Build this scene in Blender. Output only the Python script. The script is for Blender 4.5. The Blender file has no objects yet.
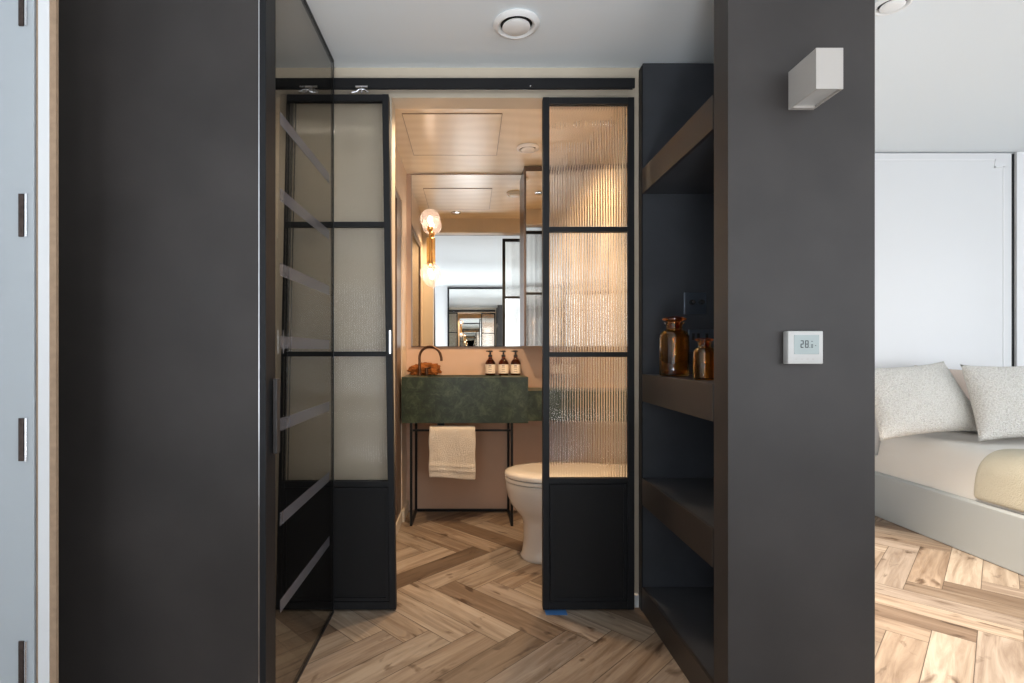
import bpy, bmesh, math, random
from mathutils import Vector, Matrix, noise
random.seed(7)
C = bpy.context.scene.collection
S = bpy.context.scene
PI = math.pi
F, CX, CY, EYE = 530.0, 470.0, 352.0, 1.05
def PX(px, Y): return (px - CX) * Y / F
def PZ(py, Y): return EYE - (py - CY) * Y / F

# ---------------------------------------------------------------- camera, world, lights, exposure
cam = bpy.data.cameras.new('camera'); co = bpy.data.objects.new('camera', cam); C.objects.link(co)
co.location = (0, 0, EYE); co.rotation_euler = (PI / 2, 0, 0)
cam.sensor_width = 36; cam.lens = F / 1024 * 36
cam.shift_x = 42 / 1024; cam.shift_y = 10.5 / 1024; cam.clip_start = .05
S.camera = co
w = bpy.data.worlds.new('world'); S.world = w; w.use_nodes = True
w.node_tree.nodes['Background'].inputs[0].default_value = (.75, .85, 1, 1)
w.node_tree.nodes['Background'].inputs[1].default_value = .6
S.view_settings.view_transform = 'Standard'; S.view_settings.look = 'None'
S.view_settings.exposure = 0.55; S.view_settings.gamma = 1; S.view_settings.use_curve_mapping = False
S.cycles.use_denoising = True
S.cycles.max_bounces = 14; S.cycles.transmission_bounces = 12; S.cycles.transparent_max_bounces = 16
S.cycles.glossy_bounces = 8; S.cycles.diffuse_bounces = 5
S.cycles.sample_clamp_indirect = 6
def area(name, loc, rot, sx, sy, power, col):
    l = bpy.data.lights.new(name, 'AREA'); l.shape = 'RECTANGLE'; l.size = sx; l.size_y = sy
    l.energy = power; l.color = col
    o = bpy.data.objects.new(name, l); C.objects.link(o); o.location = loc; o.rotation_euler = rot
    return o
area('daylight_rear_window', (3.0, -2.66, 1.25), (PI / 2, 0, 0), 2.9, 1.7, 52, (.90, .95, 1.0))
area('daylight_side_window', (5.16, .55, 1.25), (PI / 2, 0, PI / 2), 2.3, 1.7, 44, (.94, .96, 1.0))
area('daylight_left_window', (-1.0, -2.66, 1.3), (PI / 2, 0, 0), .8, 1.5, 7, (.86, .93, 1.0))
area('added_ceiling_fill', (-.95, -1.5, .35), (PI, 0, 0), .7, .7, 18, (.92, .96, 1.0))  # this and the next: unseen fills added to brighten the ceiling
area('added_ceiling_fill', (1.2, -1.3, .35), (PI, 0, 0), .7, .7, 20, (.92, .96, 1.0))
def spot(name, loc, power, col, size=130, r=.04):
    l = bpy.data.lights.new(name, 'SPOT'); l.energy = power; l.color = col
    l.spot_size = math.radians(size); l.spot_blend = .6; l.shadow_soft_size = r
    o = bpy.data.objects.new(name, l); C.objects.link(o); o.location = loc; return o
area('added_niche_fill', (-.86, 1.66, 2.19), (math.radians(-18), 0, 0), .4, .15, 4, (1.0, .93, .82))  # fill light added in the niche to brighten the view through the glass
up = spot('added_corridor_fill', (0, -.8, .25), 80, (.92, .96, 1.0), 62, .25); up.data.spot_blend = 1  # unseen fill spot added behind the camera, aimed at the corridor ceiling
up.rotation_euler = Vector((.1, 2.7, 1.98)).to_track_quat('-Z', 'Y').to_euler()
WARM = (1.0, .71, .44)
spot('added_bedroom_floor_fill', (1.70, 2.2, 2.30), 340, (1.0, .87, .72), 64)  # unseen fill spot added to brighten the bedroom floor
spot('bathroom_downlight_lamp', (.52, 2.75, 2.19), 40, WARM)
spot('bathroom_downlight_lamp', (-.12, 2.50, 2.19), 40, WARM)
spot('shower_downlight_lamp', (-.85, 2.85, 2.19), 10, WARM)

# ---------------------------------------------------------------- materials
def mat(name, col, rough=.5, metal=0., spec=.5, noise_amt=0., noise_scale=8., bump=0., bump_scale=60., col2=None, coat=0., stretch=None, detail=6.):
    m = bpy.data.materials.new(name); m.use_nodes = True
    nt = m.node_tree; b = nt.nodes['Principled BSDF']
    b.inputs['Base Color'].default_value = (*col, 1); b.inputs['Roughness'].default_value = rough
    b.inputs['Metallic'].default_value = metal; b.inputs['Specular IOR Level'].default_value = spec
    b.inputs['Coat Weight'].default_value = coat
    tc = nt.nodes.new('ShaderNodeTexCoord'); vec = tc.outputs['Object']
    if stretch:
        mp = nt.nodes.new('ShaderNodeMapping'); mp.inputs['Scale'].default_value = stretch
        nt.links.new(vec, mp.inputs['Vector']); vec = mp.outputs['Vector']
    if noise_amt or col2:
        n = nt.nodes.new('ShaderNodeTexNoise'); n.inputs['Scale'].default_value = noise_scale; n.inputs['Detail'].default_value = detail
        nt.links.new(vec, n.inputs['Vector'])
        r = nt.nodes.new('ShaderNodeValToRGB'); r.color_ramp.elements[0].position = .3; r.color_ramp.elements[1].position = .7
        c2 = col2 or tuple(c * (1 - noise_amt) for c in col)
        r.color_ramp.elements[0].color = (*c2, 1); r.color_ramp.elements[1].color = (*col, 1)
        nt.links.new(n.outputs['Fac'], r.inputs['Fac']); nt.links.new(r.outputs['Color'], b.inputs['Base Color'])
    if bump:
        n2 = nt.nodes.new('ShaderNodeTexNoise'); n2.inputs['Scale'].default_value = bump_scale; n2.inputs['Detail'].default_value = 4
        nt.links.new(vec, n2.inputs['Vector'])
        bp = nt.nodes.new('ShaderNodeBump'); bp.inputs['Strength'].default_value = bump; bp.inputs['Distance'].default_value = .01
        nt.links.new(n2.outputs['Fac'], bp.inputs['Height']); nt.links.new(bp.outputs['Normal'], b.inputs['Normal'])
    return m
def glassmat(name, col, rough=0., ior=1.45):
    m = bpy.data.materials.new(name); m.use_nodes = True; b = m.node_tree.nodes['Principled BSDF']
    b.inputs['Base Color'].default_value = (*col, 1); b.inputs['Transmission Weight'].default_value = 1
    b.inputs['Roughness'].default_value = rough; b.inputs['IOR'].default_value = ior
    return m
def thinglass(name, tint, gloss_rough=.0, ior=1.5, extra=None):
    m = bpy.data.materials.new(name); m.use_nodes = True; nt = m.node_tree
    nt.nodes.remove(nt.nodes['Principled BSDF']); out = nt.nodes['Material Output']
    t = nt.nodes.new('ShaderNodeBsdfTransparent'); t.inputs[0].default_value = (*tint, 1)
    g = nt.nodes.new('ShaderNodeBsdfGlossy'); g.inputs['Roughness'].default_value = gloss_rough
    fr = nt.nodes.new('ShaderNodeFresnel'); fr.inputs['IOR'].default_value = ior
    mx = nt.nodes.new('ShaderNodeMixShader')
    ge = nt.nodes.new('ShaderNodeNewGeometry'); iv = nt.nodes.new('ShaderNodeMath'); iv.operation = 'SUBTRACT'; iv.inputs[0].default_value = 1
    ml = nt.nodes.new('ShaderNodeMath'); ml.operation = 'MULTIPLY'     # the thin sheet reflects on its outer face only
    nt.links.new(ge.outputs['Backfacing'], iv.inputs[1]); nt.links.new(fr.outputs[0], ml.inputs[0]); nt.links.new(iv.outputs[0], ml.inputs[1])
    nt.links.new(ml.outputs[0], mx.inputs[0]); nt.links.new(t.outputs[0], mx.inputs[1]); nt.links.new(g.outputs[0], mx.inputs[2])
    last = mx
    if extra:
        d = nt.nodes.new('ShaderNodeBsdfDiffuse'); d.inputs[0].default_value = (*extra[0], 1)
        m2 = nt.nodes.new('ShaderNodeMixShader'); m2.inputs[0].default_value = extra[1]
        nt.links.new(mx.outputs[0], m2.inputs[1]); nt.links.new(d.outputs[0], m2.inputs[2]); last = m2
    nt.links.new(last.outputs[0], out.inputs[0])
    return m
def emit(name, col, st):
    m = bpy.data.materials.new(name); m.use_nodes = True; b = m.node_tree.nodes['Principled BSDF']
    b.inputs['Emission Color'].default_value = (*col, 1); b.inputs['Emission Strength'].default_value = st
    b.inputs['Base Color'].default_value = (*col, 1); return m

M = {}
M['white_ceiling'] = mat('white_ceiling_paint', (.80, .85, .88), .6, bump=.03, bump_scale=4)
M['white_wall'] = mat('white_wall_paint', (.78, .79, .80), .6)
M['cream_wall'] = mat('cream_wall_paint', (.60, .52, .41), .6, noise_amt=.06)
M['plaster'] = mat('pink_plaster', (.62, .43, .31), .55, noise_amt=.14, noise_scale=3)
M['bath_wall'] = mat('warm_plaster', (.66, .53, .40), .45, noise_amt=.1, noise_scale=3)
M['slate'] = mat('slate_grey_paint', (.043, .0375, .0355), .5, spec=.35, noise_amt=.36, noise_scale=3.6, bump=.06, bump_scale=9)
M['shelf_dark'] = mat('charcoal_laminate', (.050, .054, .063), .40, spec=.5, noise_amt=.25, noise_scale=7, bump=.03, bump_scale=40)
M['shelf_edge'] = mat('shelf_front_brown', (.031, .025, .022), .42, noise_amt=.15)  # even brown, warmer and darker than the shelf boards
M['black_steel'] = mat('black_steel', (.014, .0145, .016), .45, spec=.2, bump=.02, bump_scale=90)
M['black_panel'] = mat('black_door_panel', (.013, .0132, .0140), .48, spec=.2)
M['chrome'] = mat('chrome', (.8, .8, .82), .15, metal=1)
M['bronze'] = mat('aged_bronze', (.16, .09, .055), .28, metal=1, noise_amt=.3, noise_scale=40)
M['brass'] = mat('brass', (.85, .52, .18), .25, metal=1)
M['mirror'] = mat('mirror_silver', (.90, .90, .88), .0, metal=1)
M['mirror_edge'] = mat('mirror_cabinet_side', (.10, .065, .045), .35)
M['porcelain'] = mat('porcelain', (.68, .62, .54), .12, coat=.6)
M['towel'] = mat('towel_cotton', (.82, .74, .62), .95, bump=.9, bump_scale=260)
M['plastic'] = mat('white_plastic', (.52, .515, .50), .35)
M['lamp_box'] = mat('white_lamp_plaster', (.43, .40, .37), .5)
M['lcd'] = mat('lcd_screen', (.27, .32, .31), .2)
M['lcd_dark'] = mat('lcd_digits', (.03, .04, .045), .4)
M['plate_grey'] = mat('gunmetal_plate', (.16, .19, .24), .28, metal=.8)
M['vent_white'] = mat('white_vent_plastic', (.86, .86, .85), .35)
M['joint'] = mat('brown_joint', (.22, .15, .10), .6)
M['tape'] = mat('blue_tape', (.05, .17, .42), .6)
M['amber'] = glassmat('amber_glass', (1.0, .58, .16))
M['amber_dark'] = glassmat('brown_glass', (.42, .10, .02), .02)
M['label'] = mat('paper_label', (.80, .70, .58), .7)
M['label_ink'] = mat('label_print', (.12, .09, .08), .7)
M['pump'] = mat('black_pump_plastic', (.02, .018, .018), .3)
M['linen'] = mat('beige_linen', (.70, .67, .62), .85, bump=.25, bump_scale=7)
M['white_linen'] = mat('white_linen', (.80, .78, .75), .85, bump=.2, bump_scale=8)
M['pillow_beige'] = mat('beige_pillowcase', (.58, .48, .41), .85, bump=.5, bump_scale=9)
M['throw'] = mat('cream_throw', (.50, .46, .36), .95, bump=.5, bump_scale=160)
M['bed_frame'] = mat('pale_grey_lacquer', (.36, .375, .37), .4)
M['panel_white'] = mat('white_lacquer', (.70, .71, .72), .35)
M['bare_wood'] = mat('bare_wood_edge', (.42, .29, .19), .7, noise_amt=.2, noise_scale=60)
M['hinge_steel'] = mat('dark_hinge_steel', (.12, .09, .08), .35, metal=.8, noise_amt=.4, noise_scale=80)
M['smoked'] = thinglass('smoked_glass', (.77, .75, .72), .02, 1.4)
M['clear'] = thinglass('clear_glass', (.96, .94, .92), .02, 1.45)
M['globe'] = thinglass('globe_glass', (.97, .93, .90), .05, 1.5, ((.95, .85, .82), .2))
M['reeded'] = glassmat('reeded_glass', (.97, .96, .93), .07)
M['strip'] = thinglass('translucent_strip', (.7, .7, .72), .3, 1.4, ((.55, .60, .74), .09))
M['bulb'] = emit('warm_filament', (1.0, .84, .68), 45)
M['white_door'] = mat('white_door_paint', (.46, .50, .53), .5)

def panel_slate():
    m = M['slate'].copy(); m.name = 'slate_panel_with_smudge'; nt = m.node_tree; b = nt.nodes['Principled BSDF']; L = nt.links
    src = b.inputs['Base Color'].links[0].from_socket
    tc = nt.nodes.new('ShaderNodeTexCoord'); ds = nt.nodes.new('ShaderNodeVectorMath'); ds.operation = 'DISTANCE'
    ds.inputs[1].default_value = (.135, -.370, 1.223); L.new(tc.outputs['Object'], ds.inputs[0])
    mr = nt.nodes.new('ShaderNodeMapRange'); mr.inputs[1].default_value = .02; mr.inputs[2].default_value = .055; mr.inputs[3].default_value = .45; mr.inputs[4].default_value = 0
    L.new(ds.outputs['Value'], mr.inputs[0])
    mx = nt.nodes.new('ShaderNodeMixRGB'); mx.inputs[2].default_value = (.035, .033, .032, 1)
    L.new(mr.outputs[0], mx.inputs[0]); L.new(src, mx.inputs[1]); L.new(mx.outputs[0], b.inputs['Base Color'])
    return m
M['slate_panel'] = panel_slate()
def marble():
    m = bpy.data.materials.new('green_marble'); m.use_nodes = True; nt = m.node_tree; b = nt.nodes['Principled BSDF']
    tc = nt.nodes.new('ShaderNodeTexCoord')
    n = nt.nodes.new('ShaderNodeTexNoise'); n.inputs['Scale'].default_value = 16; n.inputs['Detail'].default_value = 14; n.inputs['Roughness'].default_value = .78; n.inputs['Distortion'].default_value = .5
    r = nt.nodes.new('ShaderNodeValToRGB'); e = r.color_ramp.elements
    e[0].position = .32; e[0].color = (.008, .015, .008, 1); e[1].position = .62; e[1].color = (.055, .078, .042, 1)
    x = e.new(.50); x.color = (.020, .033, .018, 1)
    n2 = nt.nodes.new('ShaderNodeTexNoise'); n2.inputs['Scale'].default_value = 5; n2.inputs['Detail'].default_value = 10; n2.inputs['Distortion'].default_value = 2
    r2 = nt.nodes.new('ShaderNodeValToRGB'); e2 = r2.color_ramp.elements
    e2[0].position = .49; e2[0].color = (0, 0, 0, 1); e2[1].position = .5; e2[1].color = (.3, .3, .3, 1); y = e2.new(.51); y.color = (0, 0, 0, 1)
    mx = nt.nodes.new('ShaderNodeMixRGB'); mx.inputs[2].default_value = (.11, .13, .08, 1)
    L = nt.links
    L.new(tc.outputs['Object'], n.inputs['Vector']); L.new(tc.outputs['Object'], n2.inputs['Vector'])
    L.new(n.outputs['Fac'], r.inputs['Fac']); L.new(n2.outputs['Fac'], r2.inputs['Fac'])
    L.new(r2.outputs['Color'], mx.inputs[0]); L.new(r.outputs['Color'], mx.inputs[1]); L.new(mx.outputs[0], b.inputs['Base Color'])
    b.inputs['Roughness'].default_value = .35
    return m
M['marble'] = marble()

def wood():
    m = bpy.data.materials.new('oak_herringbone'); m.use_nodes = True; nt = m.node_tree; b = nt.nodes['Principled BSDF']; L = nt.links
    uv = nt.nodes.new('ShaderNodeUVMap'); uv.uv_map = 'UVMap'
    at = nt.nodes.new('ShaderNodeAttribute'); at.attribute_name = 'tone'
    mp = nt.nodes.new('ShaderNodeMapping'); mp.inputs['Scale'].default_value = (2.2, 26, 1); L.new(uv.outputs[0], mp.inputs[0])
    n = nt.nodes.new('ShaderNodeTexNoise'); n.inputs['Scale'].default_value = 1.0; n.inputs['Detail'].default_value = 9; n.inputs['Roughness'].default_value = .62; n.inputs['Distortion'].default_value = .9
    L.new(mp.outputs[0], n.inputs['Vector'])
    r = nt.nodes.new('ShaderNodeValToRGB'); e = r.color_ramp.elements
    e[0].position = .30; e[0].color = (.52, .44, .38, 1); e[1].position = .62; e[1].color = (1.08, 1.08, 1.08, 1)
    L.new(n.outputs['Fac'], r.inputs['Fac'])
    mul = nt.nodes.new('ShaderNodeMixRGB'); mul.blend_type = 'MULTIPLY'; mul.inputs[0].default_value = 1
    L.new(at.outputs['Color'], mul.inputs[1]); L.new(r.outputs['Color'], mul.inputs[2])
    # knots
    mp2 = nt.nodes.new('ShaderNodeMapping'); mp2.inputs['Scale'].default_value = (2.6, 6.5, 1); L.new(uv.outputs[0], mp2.inputs[0])
    n2 = nt.nodes.new('ShaderNodeTexNoise'); n2.inputs['Scale'].default_value = 2.4; n2.inputs['Detail'].default_value = 3; n2.inputs['Distortion'].default_value = .6
    L.new(mp2.outputs[0], n2.inputs['Vector'])
    r2 = nt.nodes.new('ShaderNodeValToRGB'); k = r2.color_ramp.elements
    k[0].position = .29; k[0].color = (.30, .23, .18, 1); k[1].position = .39; k[1].color = (1, 1, 1, 1)
    L.new(n2.outputs['Fac'], r2.inputs['Fac'])
    mul2 = nt.nodes.new('ShaderNodeMixRGB'); mul2.blend_type = 'MULTIPLY'; mul2.inputs[0].default_value = .9
    L.new(mul.outputs[0], mul2.inputs[1]); L.new(r2.outputs['Color'], mul2.inputs[2])
    L.new(mul2.outputs[0], b.inputs['Base Color'])
    b.inputs['Roughness'].default_value = .5; b.inputs['Specular IOR Level'].default_value = .35
    bp = nt.nodes.new('ShaderNodeBump'); bp.inputs['Strength'].default_value = .12; bp.inputs['Distance'].default_value = .004
    L.new(n.outputs['Fac'], bp.inputs['Height']); L.new(bp.outputs[0], b.inputs['Normal'])
    return m
M['floor'] = wood()

def bathceil():
    m = bpy.data.materials.new('warm_swirl_ceiling'); m.use_nodes = True; nt = m.node_tree; b = nt.nodes['Principled BSDF']; L = nt.links
    tc = nt.nodes.new('ShaderNodeTexCoord')
    mp = nt.nodes.new('ShaderNodeMapping'); mp.inputs['Location'].default_value = (.05, -3.15, 0); mp.inputs['Scale'].default_value = (1, 1.6, 1); L.new(tc.outputs['Object'], mp.inputs[0])
    wv = nt.nodes.new('ShaderNodeTexWave'); wv.wave_type = 'RINGS'; wv.rings_direction = 'SPHERICAL'; wv.inputs['Scale'].default_value = 2.0; wv.inputs['Distortion'].default_value = 6; wv.inputs['Detail'].default_value = 2; wv.inputs['Detail Scale'].default_value = .7  # broad rings swirling between two close warm tones
    L.new(mp.outputs[0], wv.inputs['Vector'])
    r = nt.nodes.new('ShaderNodeValToRGB'); e = r.color_ramp.elements
    e[0].color = (.74, .63, .46, 1); e[1].color = (.80, .69, .52, 1)
    L.new(wv.outputs['Fac'], r.inputs['Fac']); L.new(r.outputs['Color'], b.inputs['Base Color'])
    b.inputs['Roughness'].default_value = .28
    return m
M['bath_ceiling'] = bathceil()

def weave():
    m = bpy.data.materials.new('woven_cushion'); m.use_nodes = True; nt = m.node_tree; b = nt.nodes['Principled BSDF']; L = nt.links
    tc = nt.nodes.new('ShaderNodeTexCoord')
    v = nt.nodes.new('ShaderNodeTexVoronoi'); v.inputs['Scale'].default_value = 140; L.new(tc.outputs['Object'], v.inputs['Vector'])
    r = nt.nodes.new('ShaderNodeValToRGB'); e = r.color_ramp.elements
    e[0].color = (.84, .82, .77, 1); e[1].color = (.60, .57, .52, 1); e[1].position = .85
    L.new(v.outputs['Distance'], r.inputs['Fac']); L.new(r.outputs['Color'], b.inputs['Base Color'])
    bp = nt.nodes.new('ShaderNodeBump'); bp.inputs['Strength'].default_value = 1; bp.inputs['Distance'].default_value = .006; bp.invert = True
    L.new(v.outputs['Distance'], bp.inputs['Height']); L.new(bp.outputs[0], b.inputs['Normal'])
    b.inputs['Roughness'].default_value = .95
    return m
M['weave'] = weave()
M['sponge'] = mat('orange_sponge', (.38, .12, .02), .9, noise_amt=.5, noise_scale=30, bump=1, bump_scale=60)

# ---------------------------------------------------------------- mesh helpers
def box(bm, x0, x1, y0, y1, z0, z1):
    vs = [bm.verts.new(p) for p in ((x0,y0,z0),(x1,y0,z0),(x1,y1,z0),(x0,y1,z0),(x0,y0,z1),(x1,y0,z1),(x1,y1,z1),(x0,y1,z1))]
    for f in ((0,3,2,1),(4,5,6,7),(0,1,5,4),(1,2,6,5),(2,3,7,6),(3,0,4,7)):
        bm.faces.new([vs[i] for i in f])
def prism(bm, pts, y0, y1):            # outline (x, z) swept in y
    a = [bm.verts.new((x, y0, z)) for x, z in pts]; b = [bm.verts.new((x, y1, z)) for x, z in pts]
    n = len(pts)
    bm.faces.new(a); bm.faces.new(b[::-1])
    for i in range(n): bm.faces.new((a[i], b[i], b[(i+1) % n], a[(i+1) % n]))
def lathe(bm, prof, c, n=32, ax='z'):
    rings = []
    for r, h in prof:
        ring = []
        for k in range(n):
            t = 2*PI*k/n
            p = (r*math.cos(t), r*math.sin(t), h)
            if ax == 'y': p = (p[0], p[2], p[1])
            if ax == 'x': p = (p[2], p[0], p[1])
            ring.append(bm.verts.new((c[0]+p[0], c[1]+p[1], c[2]+p[2])))
        rings.append(ring)
    for a, b in zip(rings, rings[1:]):
        for k in range(n): bm.faces.new((a[k], a[(k+1) % n], b[(k+1) % n], b[k]))
    bm.faces.new(rings[0][::-1]); bm.faces.new(rings[-1])
def tube(bm, pts, r, n=12):
    pts = [Vector(p) for p in pts]; rings = []; up = None
    for i, p in enumerate(pts):
        d = ((pts[min(i+1, len(pts)-1)] - pts[max(i-1, 0)])).normalized()
        if up is None: up = d.orthogonal().normalized()
        up = (up - d*up.dot(d)).normalized(); s = d.cross(up)
        rr = r[i] if isinstance(r, (list, tuple)) else r
        rings.append([bm.verts.new(p + rr*(math.cos(2*PI*k/n)*up + math.sin(2*PI*k/n)*s)) for k in range(n)])
    for a, b in zip(rings, rings[1:]):
        for k in range(n): bm.faces.new((a[k], a[(k+1) % n], b[(k+1) % n], b[k]))
    bm.faces.new(rings[0][::-1]); bm.faces.new(rings[-1])
def sphere(bm, c, r, seg=24, sc=(1,1,1)):
    bmesh.ops.create_uvsphere(bm, u_segments=seg, v_segments=seg//2, radius=r,
                              matrix=Matrix.Translation(c) @ Matrix.Diagonal((*sc, 1)))
def obj(name, bm, m, parent=None, bevel=0, smooth=False, seg=2, subsurf=0):
    bmesh.ops.recalc_face_normals(bm, faces=bm.faces)
    if parent is not None: o0 = Vector(parent['_w'])
    else:
        xs = [v.co for v in bm.verts]
        o0 = Vector(((min(v.x for v in xs)+max(v.x for v in xs))/2, (min(v.y for v in xs)+max(v.y for v in xs))/2, min(v.z for v in xs)))
    c = o0.copy()
    for v in bm.verts: v.co -= c
    me = bpy.data.meshes.new(name); bm.to_mesh(me); bm.free()
    me.materials.append(M[m] if isinstance(m, str) else m)
    if smooth:
        for p in me.polygons: p.use_smooth = True
    o = bpy.data.objects.new(name, me); C.objects.link(o)
    if parent is not None: o.parent = parent
    else: o.location = c
    o['_w'] = tuple(c)
    if bevel:
        b = o.modifiers.new('bevel', 'BEVEL'); b.width = bevel; b.segments = seg; b.limit_method = 'ANGLE'; b.angle_limit = math.radians(40)
        b.harden_normals = False
    if subsurf:
        s = o.modifiers.new('subsurf', 'SUBSURF'); s.levels = s.render_levels = subsurf
    if smooth and not subsurf:
        e = o.modifiers.new('split', 'EDGE_SPLIT'); e.split_angle = math.radians(50)
    return o
def bx(name, m, parent, *a, bevel=0, **k):
    bm = bmesh.new(); box(bm, *a); return obj(name, bm, m, parent, bevel=bevel, **k)
def tag(o, label, cat, group=None, kind=None):
    o['label'] = label; o['category'] = cat
    if group: o['group'] = group
    if kind: o['kind'] = kind
    return o
def thing(name, label, cat, loc, group=None, kind=None):
    o = bpy.data.objects.new(name, None); C.objects.link(o); o.location = loc; o['_w'] = tuple(loc)
    o.empty_display_size = .1
    return tag(o, label, cat, group, kind)
def struct(name, m, *boxes, bevel=0):
    bm = bmesh.new()
    for b in boxes: box(bm, *b)
    o = obj(name, bm, m, None, bevel=bevel); o['kind'] = 'structure'; return o
def copy_thing(o, loc, label):
    r = o.copy(); C.objects.link(r); r.location = loc; r['label'] = label
    for ch in list(o.children):
        c = ch.copy(); C.objects.link(c); c.parent = r
        for g in ch.children:
            d = g.copy(); C.objects.link(d); d.parent = c
    return r

# ---------------------------------------------------------------- structure
H = 2.23
# herringbone floor: one mesh, each plank its own tone and grain
def herringbone():
    n, wd, L = 5, .122, .61
    X0, X1, Y0, Y1 = -1.5, 5.0, -2.45, 3.60
    s2 = math.sqrt(2)
    # plank frame: u=(1,1)/s2, v=(-1,1)/s2 ; tip (n,0) -> (.103,2.733)
    ox = .018 - n*wd/s2; oy = 2.863 - n*wd/s2
    def W(u, v): return (ox + (u + v)/s2, oy + (u - v)/s2)
    bm = bmesh.new(); uvl = bm.loops.layers.uv.new('UVMap'); cl = bm.loops.layers.float_color.new('tone')
    tones = [(.45,.345,.25), (.40,.295,.205), (.50,.40,.30), (.33,.24,.165), (.26,.18,.12), (.43,.34,.26), (.37,.28,.20)]
    wts = [4, 3, 5, 3, 2.6, 4, 3]
    g = .0012
    R = 60
    for c in range(-R, R):
        for r in range(-R, R):
            t = (c - r) % (2*n)
            if t == 0: a = (c*wd, r*wd, c*wd+L, r*wd+wd); hz = True
            elif t == 2*n-1: a = (c*wd, r*wd, c*wd+wd, r*wd+L); hz = False
            else: continue
            u0, v0, u1, v1 = a
            cs = [W(u0,v0), W(u1,v0), W(u1,v1), W(u0,v1)]
            if max(p[0] for p in cs) < X0 or min(p[0] for p in cs) > X1 or max(p[1] for p in cs) < Y0 or min(p[1] for p in cs) > Y1: continue
            cs = [W(u0+g,v0+g), W(u1-g,v0+g), W(u1-g,v1-g), W(u0+g,v1-g)]
            f = bm.faces.new([bm.verts.new((x, y, 0)) for x, y in cs])
            tn = random.choices(tones, wts)[0]; k = random.uniform(.88, 1.12); off = (random.uniform(0, 50), random.uniform(0, 50))
            if abs((cs[1][0]) - .018) < .02 and abs(cs[1][1] - 2.863) < .02 and hz: tn = tones[4]; k = .8
            uv = [(0,0),(L,0),(L,wd),(0,wd)] if hz else [(0,0),(0,wd),(L,wd),(L,0)]
            for lp, q in zip(f.loops, uv):
                lp[uvl].uv = (q[0]+off[0], q[1]+off[1]); lp[cl] = (tn[0]*k*.73, tn[1]*k*.75, tn[2]*k*.78, 1)
    for co_, no in (((X0,0,0),(-1,0,0)), ((X1,0,0),(1,0,0)), ((0,Y0,0),(0,-1,0)), ((0,Y1,0),(0,1,0))):
        bmesh.ops.bisect_plane(bm, geom=bm.verts[:]+bm.edges[:]+bm.faces[:], plane_co=co_, plane_no=no, clear_outer=True)
    # sub-floor under the joints
    vs = [bm.verts.new(p) for p in ((X0,Y0,-.002),(X1,Y0,-.002),(X1,Y1,-.002),(X0,Y1,-.002))]
    f = bm.faces.new(vs)
    for lp in f.loops: lp[uvl].uv = (0, 0); lp[cl] = (.10, .07, .05, 1)
    vs = [bm.verts.new(p) for p in ((X0,Y0,-.1),(X0,Y1,-.1),(X1,Y1,-.1),(X1,Y0,-.1))]
    f = bm.faces.new(vs)
    for lp in f.loops: lp[uvl].uv = (0, 0); lp[cl] = (.10, .07, .05, 1)
    bmesh.ops.recalc_face_normals(bm, faces=bm.faces)
    for f in bm.faces:
        if f.normal.z < 0 and f.calc_center_median().z > -.05: f.normal_flip()
    me = bpy.data.meshes.new('floor'); bm.to_mesh(me); bm.free(); me.materials.append(M['floor'])
    o = bpy.data.objects.new('floor', me); C.objects.link(o); o['kind'] = 'structure'
herringbone()
H2 = EYE + 200*3.45/F
struct('ceiling_bedroom', 'white_ceiling', (1.19, 5.1, -2.6, 3.75, H2, H2+.1))
struct('ceiling', 'white_ceiling', (-1.6, 1.19, -2.6, 2.2, H, H2+.1), (-1.6, 1.09, 2.2, 2.3, H+.001, H+.1))
struct('ceiling_bathroom', 'bath_ceiling', (-1.6, 1.09, 2.3, 3.75, H, H+.1))
# thin dark joints of the access hatch in the bathroom ceiling
hy0, hy1, hx0, hx1 = 2.62, 3.17, -.337, .16
hatch = thing('ceiling_hatch', 'flush square access hatch with thin dark joint in the bathroom ceiling', 'ceiling hatch', ((hx0+hx1)/2, (hy0+hy1)/2, H-.006), kind='thing')
bm = bmesh.new(); e = .002
box(bm, hx0, hx1, hy0, hy0+e, H-.004, H+.0); box(bm, hx0, hx1, hy1-e, hy1, H-.004, H); box(bm, hx0, hx0+e, hy0+e, hy1-e, H-.004, H); box(bm, hx1-e, hx1, hy0+e, hy1-e, H-.004, H)
obj('joint', bm, 'joint', hatch)
bx('panel', 'bath_ceiling', hatch, hx0+e, hx1-e, hy0+e, hy1-e, H-.003, H)

# end wall with the bathroom opening
OX0, OX1, OZ = -.325, .668, 2.105
struct('wall_back', 'cream_wall', (-1.5, OX0, 2.2, 2.3, 0, H), (OX1, 1.09, 2.2, 2.3, 0, H), (OX0, OX1, 2.2, 2.3, OZ, H))
struct('wall_bathroom_back', 'plaster', (-1.5, .95, 3.51, 3.62, 0, H))
struct('wall_bathroom_right', 'bath_wall', (.85, .95, 2.3, 3.51, 0, H))
struct('wall_bathroom_left', 'bath_wall', (-.50, -.42, 3.27, 3.51, 0, H), (-.50, -.42, 2.3, 2.42, 0, H), (-.50, -.42, 2.42, 3.27, 1.985, H))
struct('wall_shower', 'bath_wall', (-1.5, -1.4, 2.3, 3.51, 0, H))
struct('wall_left', 'white_wall', (-1.6, -1.5, -2.45, 3.62, 0, H))
struct('wall_right', 'slate', (.695, 1.09, 1.427, 1.51, 0, H), (1.07, 1.09, 1.51, 2.2, 0, H))
struct('wall_bedroom_left', 'white_wall', (1.09, 1.19, 1.62, 3.6, 0, H2))
struct('wall_bedroom_back', 'white_wall', (3.56, 5.0, 3.45, 3.52, 0, H2), (1.19, 3.56, 3.52, 3.6, 0, H2))
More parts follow.
